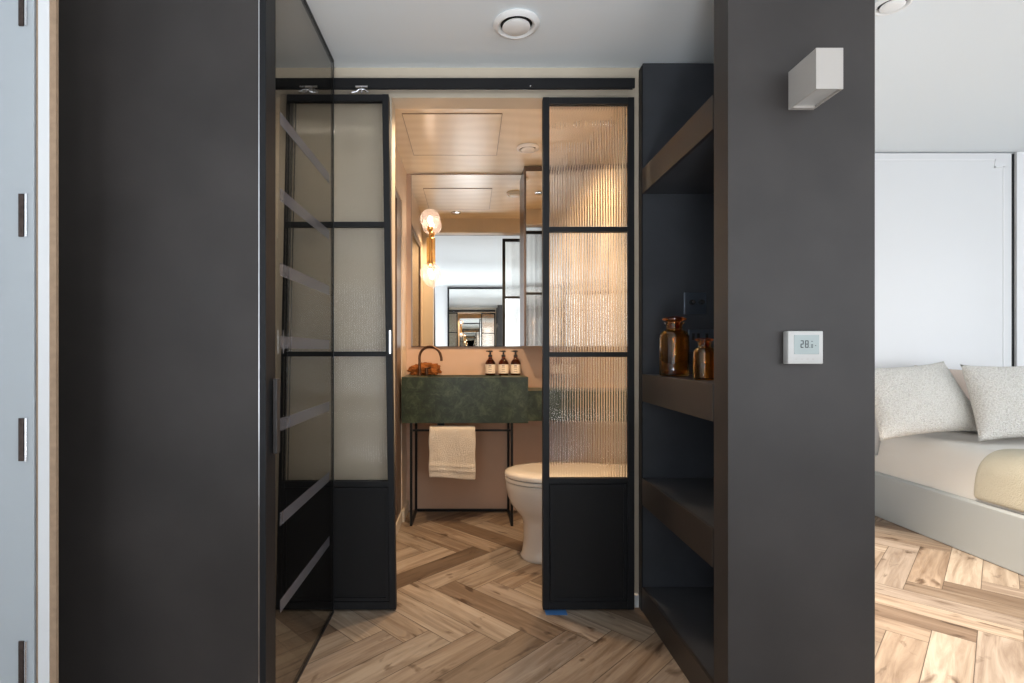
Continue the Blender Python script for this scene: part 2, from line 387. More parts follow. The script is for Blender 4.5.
struct('wall_bedroom_right', 'white_wall', (5.0, 5.1, -2.45, -.6, 0, H2), (5.0, 5.1, 1.7, 3.6, 0, H2), (5.0, 5.1, -.6, 1.7, 0, .4), (5.0, 5.1, -.6, 1.7, 2.1, H2))
struct('wall_rear', 'white_wall', (-1.5, -1.4, -2.55, -2.45, 0, H), (-.6, 1.55, -2.55, -2.45, 0, H), (1.19, 1.55, -2.55, -2.45, H, H2), (4.45, 5.0, -2.55, -2.45, 0, H2),
       (-1.4, -.6, -2.55, -2.45, 0, .5), (-1.4, -.6, -2.55, -2.45, 2.1, H), (1.55, 4.45, -2.55, -2.45, 0, .4), (1.55, 4.45, -2.55, -2.45, 2.1, H2))
def window(name, x0, x1, z0, z1, n):
    o = struct(name, 'panel_white', (x0, x1, -2.53, -2.48, z0, z0+.05), (x0, x1, -2.53, -2.48, z1-.05, z1),
               *[(x0+(x1-x0-.05)*i/n, x0+(x1-x0-.05)*i/n+.05, -2.53, -2.48, z0+.05, z1-.05) for i in range(n+1)])
window('window_1', 1.55, 4.45, .4, 2.1, 3); window('window_2', -1.4, -.6, .5, 2.1, 1)
struct('window_3', 'panel_white', (5.03, 5.07, -.6, 1.7, .4, .45), (5.03, 5.07, -.6, 1.7, 2.05, 2.1), *[(5.03, 5.07, -.6+2.25*i/2, -.55+2.25*i/2, .45, 2.05) for i in range(3)])
struct('baseboard_bathroom', 'cream_wall', (-.42, -.405, 3.27, 3.51, 0, .07))
struct('trim_1', 'white_wall', (.664, .694, 2.178, 2.2, 0, .05))

# ---------------------------------------------------------------- wardrobe and smoked glass on the left
wd_ = thing('wardrobe', 'tall dark grey wardrobe with smoked glass side facing the corridor', 'wardrobe', (-.85, 1.8, 0))
bx('front_panel', 'slate_panel', wd_, -1.135, -.567, 1.430, 1.452, .0, H-.005, bevel=.0015)
bm = bmesh.new(); box(bm, -.567, -.551, 1.430, 1.502, 0, H-.005); obj('corner_post', bm, 'black_steel', wd_, bevel=.001)
bx('edge_highlight', 'chrome', wd_, -.5695, -.567, 1.427, 1.4298, 0, H-.005)  # bright strip added to imitate the highlight along the panel edge
gp = bx('glass_panel', 'smoked', wd_, -.557, -.549, 1.502, 2.125, .012, H-.02)
bm = bmesh.new(); box(bm, -.558, -.548, 2.125, 2.135, 0, H-.005); box(bm, -.558, -.548, 1.502, 2.125, H-.02, H-.005); box(bm, -.558, -.548, 1.502, 2.125, 0, .012)
obj('glass_edge', bm, 'black_steel', wd_)
gw = gp
for rel in (1.185, .80, .42, .05, -.37, -.85, -1.29):     # pale translucent strips on the corridor face of the glass: height / plane distance
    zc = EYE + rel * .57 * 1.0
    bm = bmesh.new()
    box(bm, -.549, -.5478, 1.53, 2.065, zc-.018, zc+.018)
    obj('front_strip', bm, 'strip', wd_)
hb = bx('handle', 'slate', wd_, -.547, -.535, 1.470, 1.495, PZ(452, 1.5), PZ(378, 1.5), bevel=.002)

# ---------------------------------------------------------------- folding white door at the far left, with its frame
YD = 1.26
d1 = thing('entrance_door', 'white door edge with dark steel hinges beside the dark wardrobe panel', 'door', (-1.26, YD, 0), kind='thing')
bx('leaf', 'white_door', d1, -1.495, PX(34, YD), YD, YD+.04, .004, H-.03, bevel=.001)
for py in (5, 215.5, 439.5, 662):
    z = PZ(py, YD); h = 21.5*YD/F
    hg = bx('hinge', 'hinge_steel', d1, PX(19.5, YD), PX(24.5, YD), YD-.004, YD, z-h, z+h, bevel=.0008)
    bm = bmesh.new(); lathe(bm, [(.003, z-h), (.003, z+h)], (PX(27, YD), YD-.003, 0), 12)
    for k in range(1, 5): lathe(bm, [(.0034, z-h+2*h*k/5-.001), (.0034, z-h+2*h*k/5+.001)], (PX(27, YD), YD-.003, 0), 12)
    obj('hinge_pin', bm, 'chrome', hg)
fr = thing('doorway_surround', 'white door jamb with bare wood edges between hinged door and wardrobe', 'door frame', (PX(45, YD), YD+.02, 0), kind='thing')
bx('stop_edge', 'bare_wood', fr, PX(35, YD), PX(38.5, YD), YD+.004, YD+.008, 0, H-.002)
bx('jamb', 'white_wall', fr, PX(38.5, YD), PX(49.5, YD), YD-.002, YD+.008, 0, H-.002, bevel=.001)
bx('raw_edge', 'bare_wood', fr, PX(49.5, YD), PX(56, YD), YD, YD+.008, 0, H-.002)

# ---------------------------------------------------------------- sliding doors
def corrugated(bm, x0b, x1b, x0t, x1t, z0, z1, yf, yb, pitch):
    n = max(8, round((x1b-x0b)/pitch)); K = 6; cols = n*K
    fb, ft = [], []
    for i in range(cols+1):
        t = i/cols; d = .0021*abs(math.sin(PI*(i % K)/K)) if i % K else 0
        fb.append(bm.verts.new((x0b+(x1b-x0b)*t, yf-d, z0))); ft.append(bm.verts.new((x0t+(x1t-x0t)*t, yf-d, z1)))
    b = [bm.verts.new((x0b, yb, z0)), bm.verts.new((x1b, yb, z0)), bm.verts.new((x1t, yb, z1)), bm.verts.new((x0t, yb, z1))]
    for i in range(cols): bm.faces.new((fb[i], fb[i+1], ft[i+1], ft[i]))
    bm.faces.new(b); bm.faces.new([b[0]]+fb+[b[1]]); bm.faces.new([b[3]]+ft+[b[2]])
    bm.faces.new((b[0], fb[0], ft[0], b[3])); bm.faces.new((b[1], fb[-1], ft[-1], b[2]))
def sliding_door(label, xl, xr, ytop, ybot, rails, inner, hx, Y=2.142, st=6.5):
    # xl, xr: functions of the height giving the leaf's two edges
    z0, z1 = PZ(ybot, Y), PZ(ytop, Y); z0 = .008
    L = lambda z: PX(xl((EYE - z)*F/Y + CY), Y); R = lambda z: PX(xr((EYE - z)*F/Y + CY), Y)
    t = thing('sliding_door', label, 'sliding door', ((L(z0)+R(z0))/2, Y+.015, 0), 'black framed sliding bathroom doors', 'thing')
    s = st*Y/F; y0, y1 = Y, Y+.032
    for side in (0, 1):
        bm = bmesh.new()
        if side == 0: prism(bm, [(L(z0), z0), (L(z0)+s, z0), (L(z1)+s, z1), (L(z1), z1)], y0, y1)
        else: prism(bm, [(R(z0)-s, z0), (R(z0), z0), (R(z1), z1), (R(z1)-s, z1)], y0, y1)
        obj('stile', bm, 'black_steel', t, bevel=.0015)
    def rail(name, a, b):
        za, zb = a, b
        bm = bmesh.new(); prism(bm, [(L(za)+s, za), (R(za)-s, za), (R(zb)-s, zb), (L(zb)+s, zb)], y0+.002, y1-.002)
        return obj(name, bm, 'black_steel', t, bevel=.001)
    rail('top_rail', z1-s, z1); rail('bottom_rail', z0, z0+.03)
    zr = [z1-s]
    for py in rails:
        zc = PZ(py, Y); rail('glazing_bar', zc-.010, zc+.010); zr.append(zc)
    for a, b in zip(zr, zr[1:]):
        top = a - (.010 if a != zr[0] else 0); bot = b+.010
        bm = bmesh.new(); corrugated(bm, L(bot)+s, R(bot)-s, L(top)+s, R(top)-s, bot, top, Y+.014, Y+.020, .0105)
        obj('reeded_pane', bm, inner, t)
    zp = zr[-1]-.010
    bm = bmesh.new(); prism(bm, [(L(z0)+s, z0+.03), (R(z0)-s, z0+.03), (R(zp)-s, zp), (L(zp)+s, zp)], Y+.010, Y+.024)
    pn = obj('lower_panel', bm, 'black_panel', t)
    bm = bmesh.new(); a, b, c, d = L(z0)+s+.004, R(z0)-s-.004, z0+.034, zp-.006
    m = .012
    box(bm, a, b, Y+.004, Y+.010, d-m, d); box(bm, a, b, Y+.004, Y+.010, c, c+m); box(bm, a, a+m, Y+.004, Y+.010, c+m, d-m); box(bm, b-m, b, Y+.004, Y+.010, c+m, d-m)
    obj('moulding', bm, 'black_steel', pn)
    for hp in hx:
        z = PZ(342, Y); x = PX(hp, Y)
        bx('edge_pull', 'chrome', t, x-.004, x+.004, Y-.003, Y+.004, z-.048, z+.048, bevel=.001)
    return t, z1, Y
ld, zt, Yd = sliding_door('left black framed sliding door with pale reeded panes, partly behind smoked glass',
    lambda p: 286.5 + (p-94)/516*(-11), lambda p: 388.5 + (p-94)/516*7.5, 94, 610, [224, 354, 484], 'reeded', (283, 390))
rd, zt2, _ = sliding_door('right black framed sliding door with warm glowing reeded panes, by the bookcase',
    lambda p: 543.0, lambda p: 634.5, 97, 609, [229, 354.5, 481], 'reeded', ())
# top track with silver hangers
tr = thing('door_track', 'long black sliding door track under the corridor ceiling', 'door track', (0, 2.15, PZ(88.8, 2.142)))
bm = bmesh.new(); box(bm, PX(262, 2.142), PX(635, 2.142), 2.140, 2.150, PZ(87.8, 2.142), PZ(78, 2.142)); box(bm, PX(262, 2.142), PX(635, 2.142), 2.150, 2.199, 2.148, PZ(78, 2.142)); obj('track_rail', bm, 'black_steel', tr, bevel=.0015)
bx('track_lip', 'black_steel', tr, PX(262, 2.142), PX(633, 2.142), 2.145, 2.15, PZ(88.8, 2.142), PZ(87.8, 2.142))
bm = bmesh.new(); lathe(bm, [(.003, 0), (.003, .003), (.0015, .004)], (PX(531, 2.12), 2.1405, PZ(86.5, 2.142)), 12, 'y'); 
for v in bm.verts: v.co.y = 2*2.1405 - v.co.y - .0005
obj('screw', bm, 'chrome', tr)
for px in (312, 362):
    x = PX(px, Yd)
    hg = thing('door_hanger', ('silver roller hanger nearer the wardrobe' if px < 330 else 'silver roller hanger nearer the bathroom opening') + ' above the left sliding door', 'hanger', (x, 2.135, zt), 'silver hangers of the left door')
    k = Yd/F
    bm = bmesh.new(); box(bm, x-6*k, x+6*k, 2.131, 2.139, zt+5.6*k, zt+7.0*k); obj('roller_plate', bm, 'chrome', hg)
    bm = bmesh.new(); lathe(bm, [(.0035, zt+.001), (.0035, zt+5.7*k)], (x, 2.135, 0), 12); obj('bolt', bm, 'chrome', hg)
    bm = bmesh.new(); tube(bm, [(x-10*k, 2.135, zt+.002), (x-5*k, 2.135, zt+.006), (x-2.5*k, 2.135, zt+3.6*k), (x+2.5*k, 2.135, zt+3.6*k), (x+5*k, 2.135, zt+.006), (x+7*k, 2.135, zt+.002)], .0042, 8); obj('bracket', bm, 'chrome', hg)
tp = bx('masking_tape', 'tape', None, PX(545.5, 2.13), PX(567, 2.13), 2.115, 2.17, .0002, .0012)
tag(tp, 'strip of blue masking tape on the floor under the right sliding door', 'tape')

# ---------------------------------------------------------------- bookcase
bk = thing('bookcase', 'dark charcoal built-in bookcase with thick shelves beside the right sliding door', 'bookcase', (.88, 1.83, 0))
BX0, BX1 = .697, 1.068
bx('end_panel', 'shelf_dark', bk, BX0+.004, BX1, 2.150, 2.182, 0, H-.008, bevel=.002)
bm = bmesh.new(); box(bm, BX0-.002, BX0+.004, 2.145, 2.184, 0, H-.02); obj('panel_edge', bm, 'black_steel', bk, bevel=.002)
bx('back_panel', 'shelf_dark', bk, BX1-.012, BX1+.001, 1.512, 2.15, 0, H-.008)
bx('near_panel', 'shelf_dark', bk, BX0+.004, BX1-.012, 1.511, 1.522, 0, H-.008)
for z0, z1 in ((1.690, 1.790), (.850, .960), (.430, .540), (0, .098)):
    s_ = bx('shelf', 'shelf_dark', bk, BX0+.012, BX1-.012, 1.522, 2.15, z1-.03, z1, bevel=.001)
    bx('front_strip', 'shelf_edge', s_, BX0, BX0+.012, 1.522, 2.148, z0, z1, bevel=.0015)
    bx('underside', 'shelf_dark', s_, BX0+.012, BX1-.012, 1.522, 2.15, z0, z0+.012)
# switch and socket
YW = 2.1494
def plate(name, label, cat, x0, x1, y0, y1):
    Y = YW; t = thing(name, label, cat, (PX((x0+x1)/2, Y), Y, PZ(y1, Y)))
    bx('plate', 'plate_grey', t, PX(x0, Y), PX(x1, Y), Y-.006, Y, PZ(y1, Y), PZ(y0, Y), bevel=.0025, smooth=True)
    return t
sw = plate('dimmer_switch', 'black square dimmer switch with two round knobs above the bookcase bottles', 'switch', 683.5, 706, 292.5, 314.5)
for px in (691, 700):
    bm = bmesh.new(); c = (PX(px, YW), YW-.006, PZ(302.5, YW)); lathe(bm, [(.0105, 0), (.0105, -.008), (.009, -.017), (.008, -.018)], c, 24, 'y')
    kn = obj('knob', bm, 'black_steel', sw, smooth=True)
    bm = bmesh.new(); lathe(bm, [(.0065, -.018), (.006, -.0195)], c, 20, 'y'); obj('knob_cap', bm, 'chrome', kn)
so = plate('power_socket', 'black double power socket half hidden behind the amber bottles', 'socket', 688, 713.5, 329.5, 352)
for px in (692.5, 697.5, 706):
    bx('rocker', 'black_steel', so, PX(px-1.4, YW), PX(px+1.4, YW), YW-.009, YW-.006, PZ(340, YW), PZ(333.5, YW), bevel=.001)

def amber_jar(label, cx, cy, z, r, h, m):
    t = thing('amber_bottle', label, 'bottle', (cx, cy, z), 'amber apothecary bottles on the bookcase')
    bm = bmesh.new(); e = r*.1
    outer = [(r*.85, 0), (r*.97, h*.012), (r, h*.05), (r, h*.66), (r*.95, h*.715), (r*.78, h*.755), (r*.58, h*.775), (r*.54, h*.80), (r*.53, h*.86), (r*.66, h*.875), (r*.66, h*.895), (r*.48, h*.897)]
    inner_ = [(r*.42, h*.86), (r*.42, h*.77), (r*.66, h*.74), (r*.85, h*.69), (r*.92, h*.65), (r*.92, h*.06), (r*.80, h*.035), (.0005, h*.035)]
    lathe(bm, outer+inner_, (cx, cy, z), 40)
    obj('glass_body', bm, m, t, smooth=True)
    bm = bmesh.new(); lathe(bm, [(r*.36, h*.80), (r*.40, h*.90), (r*.45, h*.915), (r*.80, h*.935), (r*.82, h*.965), (r*.62, h*.985), (r*.25, h*1.0)], (cx, cy, z), 32)
    obj('stopper', bm, M['amber_dark'], t, smooth=True)
amber_jar('taller amber glass bottle with stopper on the bookcase shelf', .757, 1.965, .9602, .0525, .222, M['amber'])
amber_jar('shorter amber glass bottle nearer the pillar on the bookcase shelf', .752, 1.70, .9602, .034, .135, M['amber'])

# ---------------------------------------------------------------- pillar fittings
YP = 1.427
wl = thing('wall_lamp', 'white box-shaped up-and-down wall lamp on the dark pillar', 'wall lamp', (.89, YP, 1.70))
bm = bmesh.new(); x0, x1, y0, y1, z0, z1, th = .857, .924, 1.312, YP-.0005, 1.7015, 1.803, .004
box(bm, x0, x1, y0, y0+th, z0, z1); box(bm, x0, x0+th, y0+th, y1, z0, z1); box(bm, x1-th, x1, y0+th, y1, z0, z1); box(bm, x0+th, x1-th, y1-.012, y1, z0, z1)
obj('housing', bm, 'lamp_box', wl)
bx('diffuser', 'plastic', wl, x0+th, x1-th, y0+th, y1-.012, z0+.006, z0+.010)
bx('top_diffuser', 'plastic', wl, x0+th, x1-th, y0+th, y1-.012, z1-.016, z1-.012)

th_ = thing('thermostat', 'white square wall thermostat with small grey display on the dark pillar', 'thermostat', (.884, YP, 1.02))
Yt = 1.403
bx('body', 'plastic', th_, PX(788, Yt), PX(823.3, Yt), Yt, YP-.0005, PZ(364, Yt), PZ(331, Yt), bevel=.0025, smooth=True)
sc_ = bx('display', 'lcd', th_, PX(794, Yt), PX(819, Yt), Yt-.0008, Yt+.0006, PZ(354.2, Yt), PZ(335, Yt))
k = Yt/F
def seg7(bm, d, x, zt_, w_, h_, t_, yy):
    t_ *= 1.3
    S7 = {'2': 'abged', '8': 'abcdefg', '0': 'abcdef'}[d]
    g = t_*.25
    q = {'a': (x+g, x+w_-g, zt_-t_, zt_), 'g': (x+g, x+w_-g, zt_-h_/2-t_/2, zt_-h_/2+t_/2), 'd': (x+g, x+w_-g, zt_-h_, zt_-h_+t_),
         'f': (x, x+t_, zt_-h_/2+g, zt_-t_*.5), 'b': (x+w_-t_, x+w_, zt_-h_/2+g, zt_-t_*.5), 'e': (x, x+t_, zt_-h_+t_*.5, zt_-h_/2-g), 'c': (x+w_-t_, x+w_, zt_-h_+t_*.5, zt_-h_/2-g)}
    for s in S7: a = q[s]; box(bm, a[0], a[1], yy-.0004, yy, a[2], a[3])
bm = bmesh.new(); yy = Yt-.0008
seg7(bm, '2', PX(800.3, Yt), PZ(340.3, Yt), 3.2*k, 7.6*k, .75*k, yy); seg7(bm, '8', PX(804.8, Yt), PZ(340.3, Yt), 3.6*k, 7.6*k, .75*k, yy)
seg7(bm, '0', PX(811, Yt), PZ(344.2, Yt), 1.7*k, 3.6*k, .4*k, yy)
box(bm, PX(809.3, Yt), PX(809.9, Yt), yy-.0004, yy, PZ(347.9, Yt), PZ(347.2, Yt)); box(bm, PX(811, Yt), PX(812.6, Yt), yy-.0004, yy, PZ(341.6, Yt), PZ(341.0, Yt))
box(bm, PX(814.8, Yt), PX(816, Yt), yy-.0004, yy, PZ(346, Yt), PZ(345.3, Yt))
obj('digits', bm, 'lcd_dark', sc_)
bm = bmesh.new()
for px in (795, 801, 806.5, 812): box(bm, PX(px, Yt), PX(px+2, Yt), Yt-.0006, Yt+.0006, PZ(359.4, Yt), PZ(358.8, Yt))
obj('button_marks', bm, mat('grey_marks', (.45, .42, .40), .5), th_)

# ---------------------------------------------------------------- ceiling vents
def vent(label, x, y, r, m='vent_white', z=H):
    t = thing('ceiling_vent', label, 'vent', (x, y, z-.02), 'round white ceiling vents')
    bm = bmesh.new(); n = 48
    lathe(bm, [(r*.70, -.001), (r*.97, -.001), (r, -.006), (r*.93, -.014), (r*.80, -.018), (r*.70, -.012), (r*.68, -.001)], (x, y, z), n)
    obj('outer_ring', bm, m, t, smooth=True)
    bm = bmesh.new(); lathe(bm, [(r*.69, -.001), (r*.69, -.0025)], (x, y, z), n); obj('duct_shadow_gap', bm, 'black_panel', t)
    bm = bmesh.new(); lathe(bm, [(r*.18, -.002), (r*.20, -.012), (r*.58, -.013), (r*.60, -.017), (r*.54, -.021), (r*.2, -.023), (.001, -.0235)], (x, y, z), n)
    obj('centre_disc', bm, m, t, smooth=True)
vent('large round white air vent in the corridor ceiling', .166, 1.90, .084)
vent('small round air vent in the warm bathroom ceiling', .334, 3.05, .066)
vent('round white air vent in the bedroom ceiling beside the pillar top', 1.57, 1.97, .066, z=H2)
for i, (x, y, lb) in enumerate(((.52, 2.75, 'small recessed downlight seen in the bathroom mirror, above the toilet'), (-.12, 2.50, 'small recessed downlight in bathroom ceiling near the door opening'))):
    t = thing('downlight', lb, 'ceiling light', (x, y, H-.01), 'bathroom downlights')
    bm = bmesh.new(); lathe(bm, [(.026, -.001), (.040, -.001), (.041, -.004), (.027, -.007)], (x, y, H), 32); obj('rim', bm, 'chrome', t, smooth=True)
    bm = bmesh.new(); lathe(bm, [(.025, -.002), (.025, -.004)], (x, y, H), 24); obj('lens', bm, M['bulb'] if False else emit('downlight_lens', (1, .75, .5), 8), t)

# ---------------------------------------------------------------- bathroom
# vanity: green marble slab basin block plus lower ledge
vn = thing('marble_vanity', 'dark green marble vanity block with stepped lower ledge on thin black legs', 'vanity', (0, 3.35, 0))
VY = 3.19; zt_, zb_ = .899, .622
bm = bmesh.new()
x0, x1, y0, y1 = -.412, .350, VY, 3.508
bx0, bx1, by0, by1, bz = -.26, .20, VY+.055, 3.508-.085, .80
box(bm, x0, x1, y0, by0, zb_, zt_); box(bm, x0, x1, by1, y1, zb_, zt_); box(bm, x0, bx0, by0, by1, zb_, zt_); box(bm, bx1, x1, by0, by1, zb_, zt_); box(bm, bx0, bx1, by0, by1, zb_, bz)
obj('basin_block', bm, 'marble', vn)
bx('ledge', 'marble', vn, .351, .848, VY+.02, 3.508, .632, .815, bevel=.0015)
LX0, LX1 = PX(411, 3.19), PX(512, 3.19)
def bar(name, *a): return bx(name, 'black_steel', vn, *a, bevel=.001)
q = .0075
for X in (LX0, LX1):
    for Y in (3.20, 3.495):
        bar('leg', X-q, X+q, Y-q, Y+q, 0, zb_)
    bar('side_bar', X-q, X+q, 3.20+q, 3.495-q, 0, 2*q)
bar('bottom_bar', LX0+q, LX1-q, 3.495-q, 3.495+q, 0, 2*q)
zr_ = .575
bar('towel_rail', LX0+q, LX1-q, 3.215-q*.8, 3.215+q*.8, zr_-q*.8, zr_+q*.8)
bar('bracket', PX(437, 3.2), PX(444, 3.2), 3.225, 3.245, zr_, zb_)

# towel draped over the rail
def towel():
    bm = bmesh.new(); X0, X1 = PX(429, 3.2), PX(475.5, 3.2); nx = 28
    prof = []
    yr, zc, rr = 3.215, zr_+.004, .020
    zf, zbk = .290, .283
    for i in range(24): prof.append((yr-rr, zf+(zc-zf)*i/23, 0))
    for i in range(1, 8): a = PI - PI*i/8; prof.append((yr+rr*math.cos(a), zc+rr*math.sin(a), .5))
    for i in range(24): prof.append((yr+rr, zc+(zbk-zc)*i/23, 1))
    grid = []
    for i in range(nx+1):
        u = i/nx; col = []
        for y, z, s in prof:
            hang = max(0, (zc-z)/.3)
            x = X0+(X1-X0)*u + s*.014*(.5-u)*2*hang*0 + (s*.010*hang if u < .5 else -s*.006*hang) + .004*math.sin(z*40)*(u-.5)
            wv = .0045*math.sin(u*9+1+z*6)*hang + .003*noise.noise(Vector((u*5, z*12, s*3)))
            zz = z + .006*math.sin(u*5+.6)*hang*(1 if s < .5 else .6) - (.006*u*hang if s < .5 else .0)
            band = .006 if (s < .5 and (.335 < z < .347 or .362 < z < .368)) else 0
            col.append(bm.verts.new((x, y+wv-band*1.0, zz)))
        grid.append(col)
    for a, b in zip(grid, grid[1:]):
        for j in range(len(prof)-1): bm.faces.new((a[j], b[j], b[j+1], a[j+1]))
    o = obj('hand_towel', bm, 'towel', None, smooth=True)
    for m in list(o.modifiers): o.modifiers.remove(m)
    s = o.modifiers.new('solid', 'SOLIDIFY'); s.thickness = .011; s.offset = 0
    ss = o.modifiers.new('sub', 'SUBSURF'); ss.levels = ss.render_levels = 1
    tag(o, 'folded cream hand towel hanging over the rail below the marble vanity', 'towel')
towel()

# faucet
fc = thing('faucet', 'dark bronze gooseneck tap rising behind the marble basin', 'tap', (-.325, 3.405, zt_))
xf, yf = PX(419.5, 3.405), 3.405
R_ = 10.8*3.405/F
top = PZ(357.5, 3.405)
pts = [(xf, yf, zt_+.0), (xf, yf, zt_+.05), (xf, yf, top)] + [(xf+R_-R_*math.cos(a), yf-.012*(1-math.cos(a)), top+R_*math.sin(a)*1.0) for a in [PI*i/16 for i in range(1, 16)]] + [(xf+2*R_+.003, yf-.025, top-.004), (xf+2*R_+.004, yf-.025, top-.022)]
bm = bmesh.new(); tube(bm, pts, .0085, 16); obj('spout', bm, 'bronze', fc, smooth=True)
bm = bmesh.new(); lathe(bm, [(.019, zt_), (.019, zt_+.008), (.013, zt_+.012), (.012, zt_+.045)], (xf, yf, 0), 24); obj('base', bm, 'bronze', fc, smooth=True)
bm = bmesh.new(); lathe(bm, [(.012, 0), (.012, .05)], (xf+.045, yf, zt_+.0), 20); obj('lever_post', bm, 'bronze', fc, smooth=True)
bm = bmesh.new(); tube(bm, [(xf+.045, yf, zt_+.045), (xf+.075, yf-.02, zt_+.052)], [.006, .005], 10); obj('lever', bm, 'bronze', fc, smooth=True)
# orange sponge
bm = bmesh.new(); bmesh.ops.create_icosphere(bm, subdivisions=5, radius=1)
for v in bm.verts:
    p = v.co.copy(); d = 1+.35*noise.noise(p*1.7+Vector((3,1,2)))+.22*noise.noise(p*4.5)+.10*noise.noise(p*11)
    v.co = Vector((p.x*d*.092, p.y*d*.035, p.z*d*.052))
    if v.co.z > 0 and v.co.x < -.02: v.co.z *= .72
zmin = min(v.co.z for v in bm.verts)
for v in bm.verts:
    v.co += Vector((PX(423.5, 3.47)+.004, 3.468, 0)); v.co.z = max(v.co.z, -.035) + .035 + zt_+.0005
o = obj('sea_sponge', bm, 'sponge', None, smooth=True)
for m in list(o.modifiers): o.modifiers.remove(m)
tag(o, 'rough orange natural sponge behind the bronze tap', 'sponge')
# pump bottles
def pump(label, px):
    Y = 3.455; x = PX(px, Y); z = zt_; r = 5.0*Y/F; kk = Y/F
    t = thing('pump_bottle', label, 'soap bottle', (x, Y, z), 'brown pump bottles on the vanity')
    hb_ = 17.0*kk
    bm = bmesh.new(); lathe(bm, [(r*.92, 0), (r, .003), (r, 12.0*kk), (r*.9, 13.6*kk), (r*.5, 16.2*kk), (r*.36, 17*kk), (r*.36, 18.2*kk)], (x, Y, z), 28)
    obj('body', bm, 'amber_dark', t, smooth=True)
    bm = bmesh.new(); lathe(bm, [(r*.9, .004), (r*.9, 10.8*kk), (r*.5, 15*kk)], (x, Y, z), 24); obj('liquid', bm, mat('brown_soap', (.10, .025, .012), .3), t, smooth=True)
    bm = bmesh.new(); n = 20; rr = r*1.015
    za, zb = z+1.9*kk, z+10.8*kk
    vs = [[bm.verts.new((x+rr*math.sin(a), Y-rr*math.cos(a), h)) for h in (za, zb)] for a in [(-1.45+2.9*i/n) for i in range(n+1)]]
    for a, b in zip(vs, vs[1:]): bm.faces.new((a[0], b[0], b[1], a[1]))
    lb = obj('paper_label', bm, 'label', t, smooth=True)
    bm = bmesh.new()
    for j, (wj, hj) in enumerate(((.55, .9), (.7, .35), (.6, .35), (.7, .35))):
        zz = zb - (1.4+j*1.8)*kk; nn = 6
        vv = [[bm.verts.new((x+(rr+.0004)*math.sin(a), Y-(rr+.0004)*math.cos(a), h)) for h in (zz-hj*.5*kk, zz+hj*.5*kk)] for a in [(-wj*.5+wj*i/nn-.1) for i in range(nn+1)]]
        for a, b in zip(vv, vv[1:]): bm.faces.new((a[0], b[0], b[1], a[1]))
    obj('label_lines', bm, 'label_ink', lb)
    bm = bmesh.new(); lathe(bm, [(r*.42, 18.0*kk), (r*.42, 20.4*kk), (r*.22, 20.6*kk), (r*.18, 23*kk), (r*.5, 23.1*kk), (r*.5, 24.4*kk), (r*.3, 24.9*kk)], (x, Y, z), 20)
    box(bm, x-4.2*kk, x, Y-.004, Y+.004, z+23.4*kk, z+24.6*kk)
    obj('pump_head', bm, 'pump', t, smooth=True)
pump('brown pump bottle with cream label, nearest the tap', 490.3)
pump('brown pump bottle with cream label, standing between two others', 503.5)
pump('brown pump bottle with cream label, nearest the vanity step', 515.6)

# mirrors
mz0, mz1 = 1.088, H-.012
mr = thing('wall_mirror', 'large frameless mirror above the marble vanity', 'mirror', (-.02, 3.5, mz0))
bx('mirror_glass', 'mirror', mr, PX(411.5, 3.496), .341, 3.494, 3.500, mz0, mz1)
bx('backing', 'mirror_edge', mr, PX(411.5, 3.496)-.002, .3415, 3.500, 3.5095, mz0-.003, mz1+.003)
mc = thing('mirror_cabinet', 'mirrored bathroom cabinet with dark sides beside the wall mirror', 'cabinet', (.6, 3.43, mz0))
bx('carcass', 'mirror_edge', mc, .342, .848, 3.345, 3.508, mz0+.002, mz1+.004)
bx('mirror_door', 'mirror', mc, .3535, .600, 3.336, 3.344, mz0, mz1-.03)
bx('mirror_door', 'mirror', mc, .602, .846, 3.336, 3.344, mz0, mz1-.03)
# sconce
sc2 = thing('wall_sconce', 'brass wall sconce with two clear globe bulbs on the bathroom mirror', 'wall light', (-.257, 3.49, 1.72))
xs, ys = -.257, 3.415
bx('backplate', 'brass', sc2, xs-.028, xs+.028, 3.474, 3.4935, 1.635, 1.80, bevel=.003)
bm = bmesh.new(); tube(bm, [(xs, ys, 1.62), (xs, ys, 1.845)], .008, 14); tube(bm, [(xs, ys, 1.72), (xs, 3.475, 1.72)], .009, 12); obj('stem', bm, 'brass', sc2, smooth=True)
for zc, d in ((1.905, 1), (1.560, -1)):
    bm = bmesh.new(); lathe(bm, sorted([(.012, zc-d*.078), (.020, zc-d*.066), (.022, zc-d*.052), (.016, zc-d*.046)], key=lambda p: p[1]), (xs, ys, 0), 24); obj('socket', bm, 'brass', sc2, smooth=True)
    bm = bmesh.new(); sphere(bm, (xs, ys, zc), .066, 36)
    if d < 0:
        for v in bm.verts:
            dz = zc - v.co.z
            if dz > .03: v.co.z -= (dz-.03)*.35; v.co.x = xs+(v.co.x-xs)*(1-(dz-.03)*6); v.co.y = ys+(v.co.y-ys)*(1-(dz-.03)*6)
    gl = obj('glass_globe', bm, 'globe', sc2, smooth=True)
    bm = bmesh.new(); sphere(bm, (xs, ys, zc-.004*d), .013, 16, (1, 1, 1.8)); obj('filament', bm, 'bulb', gl, smooth=True)

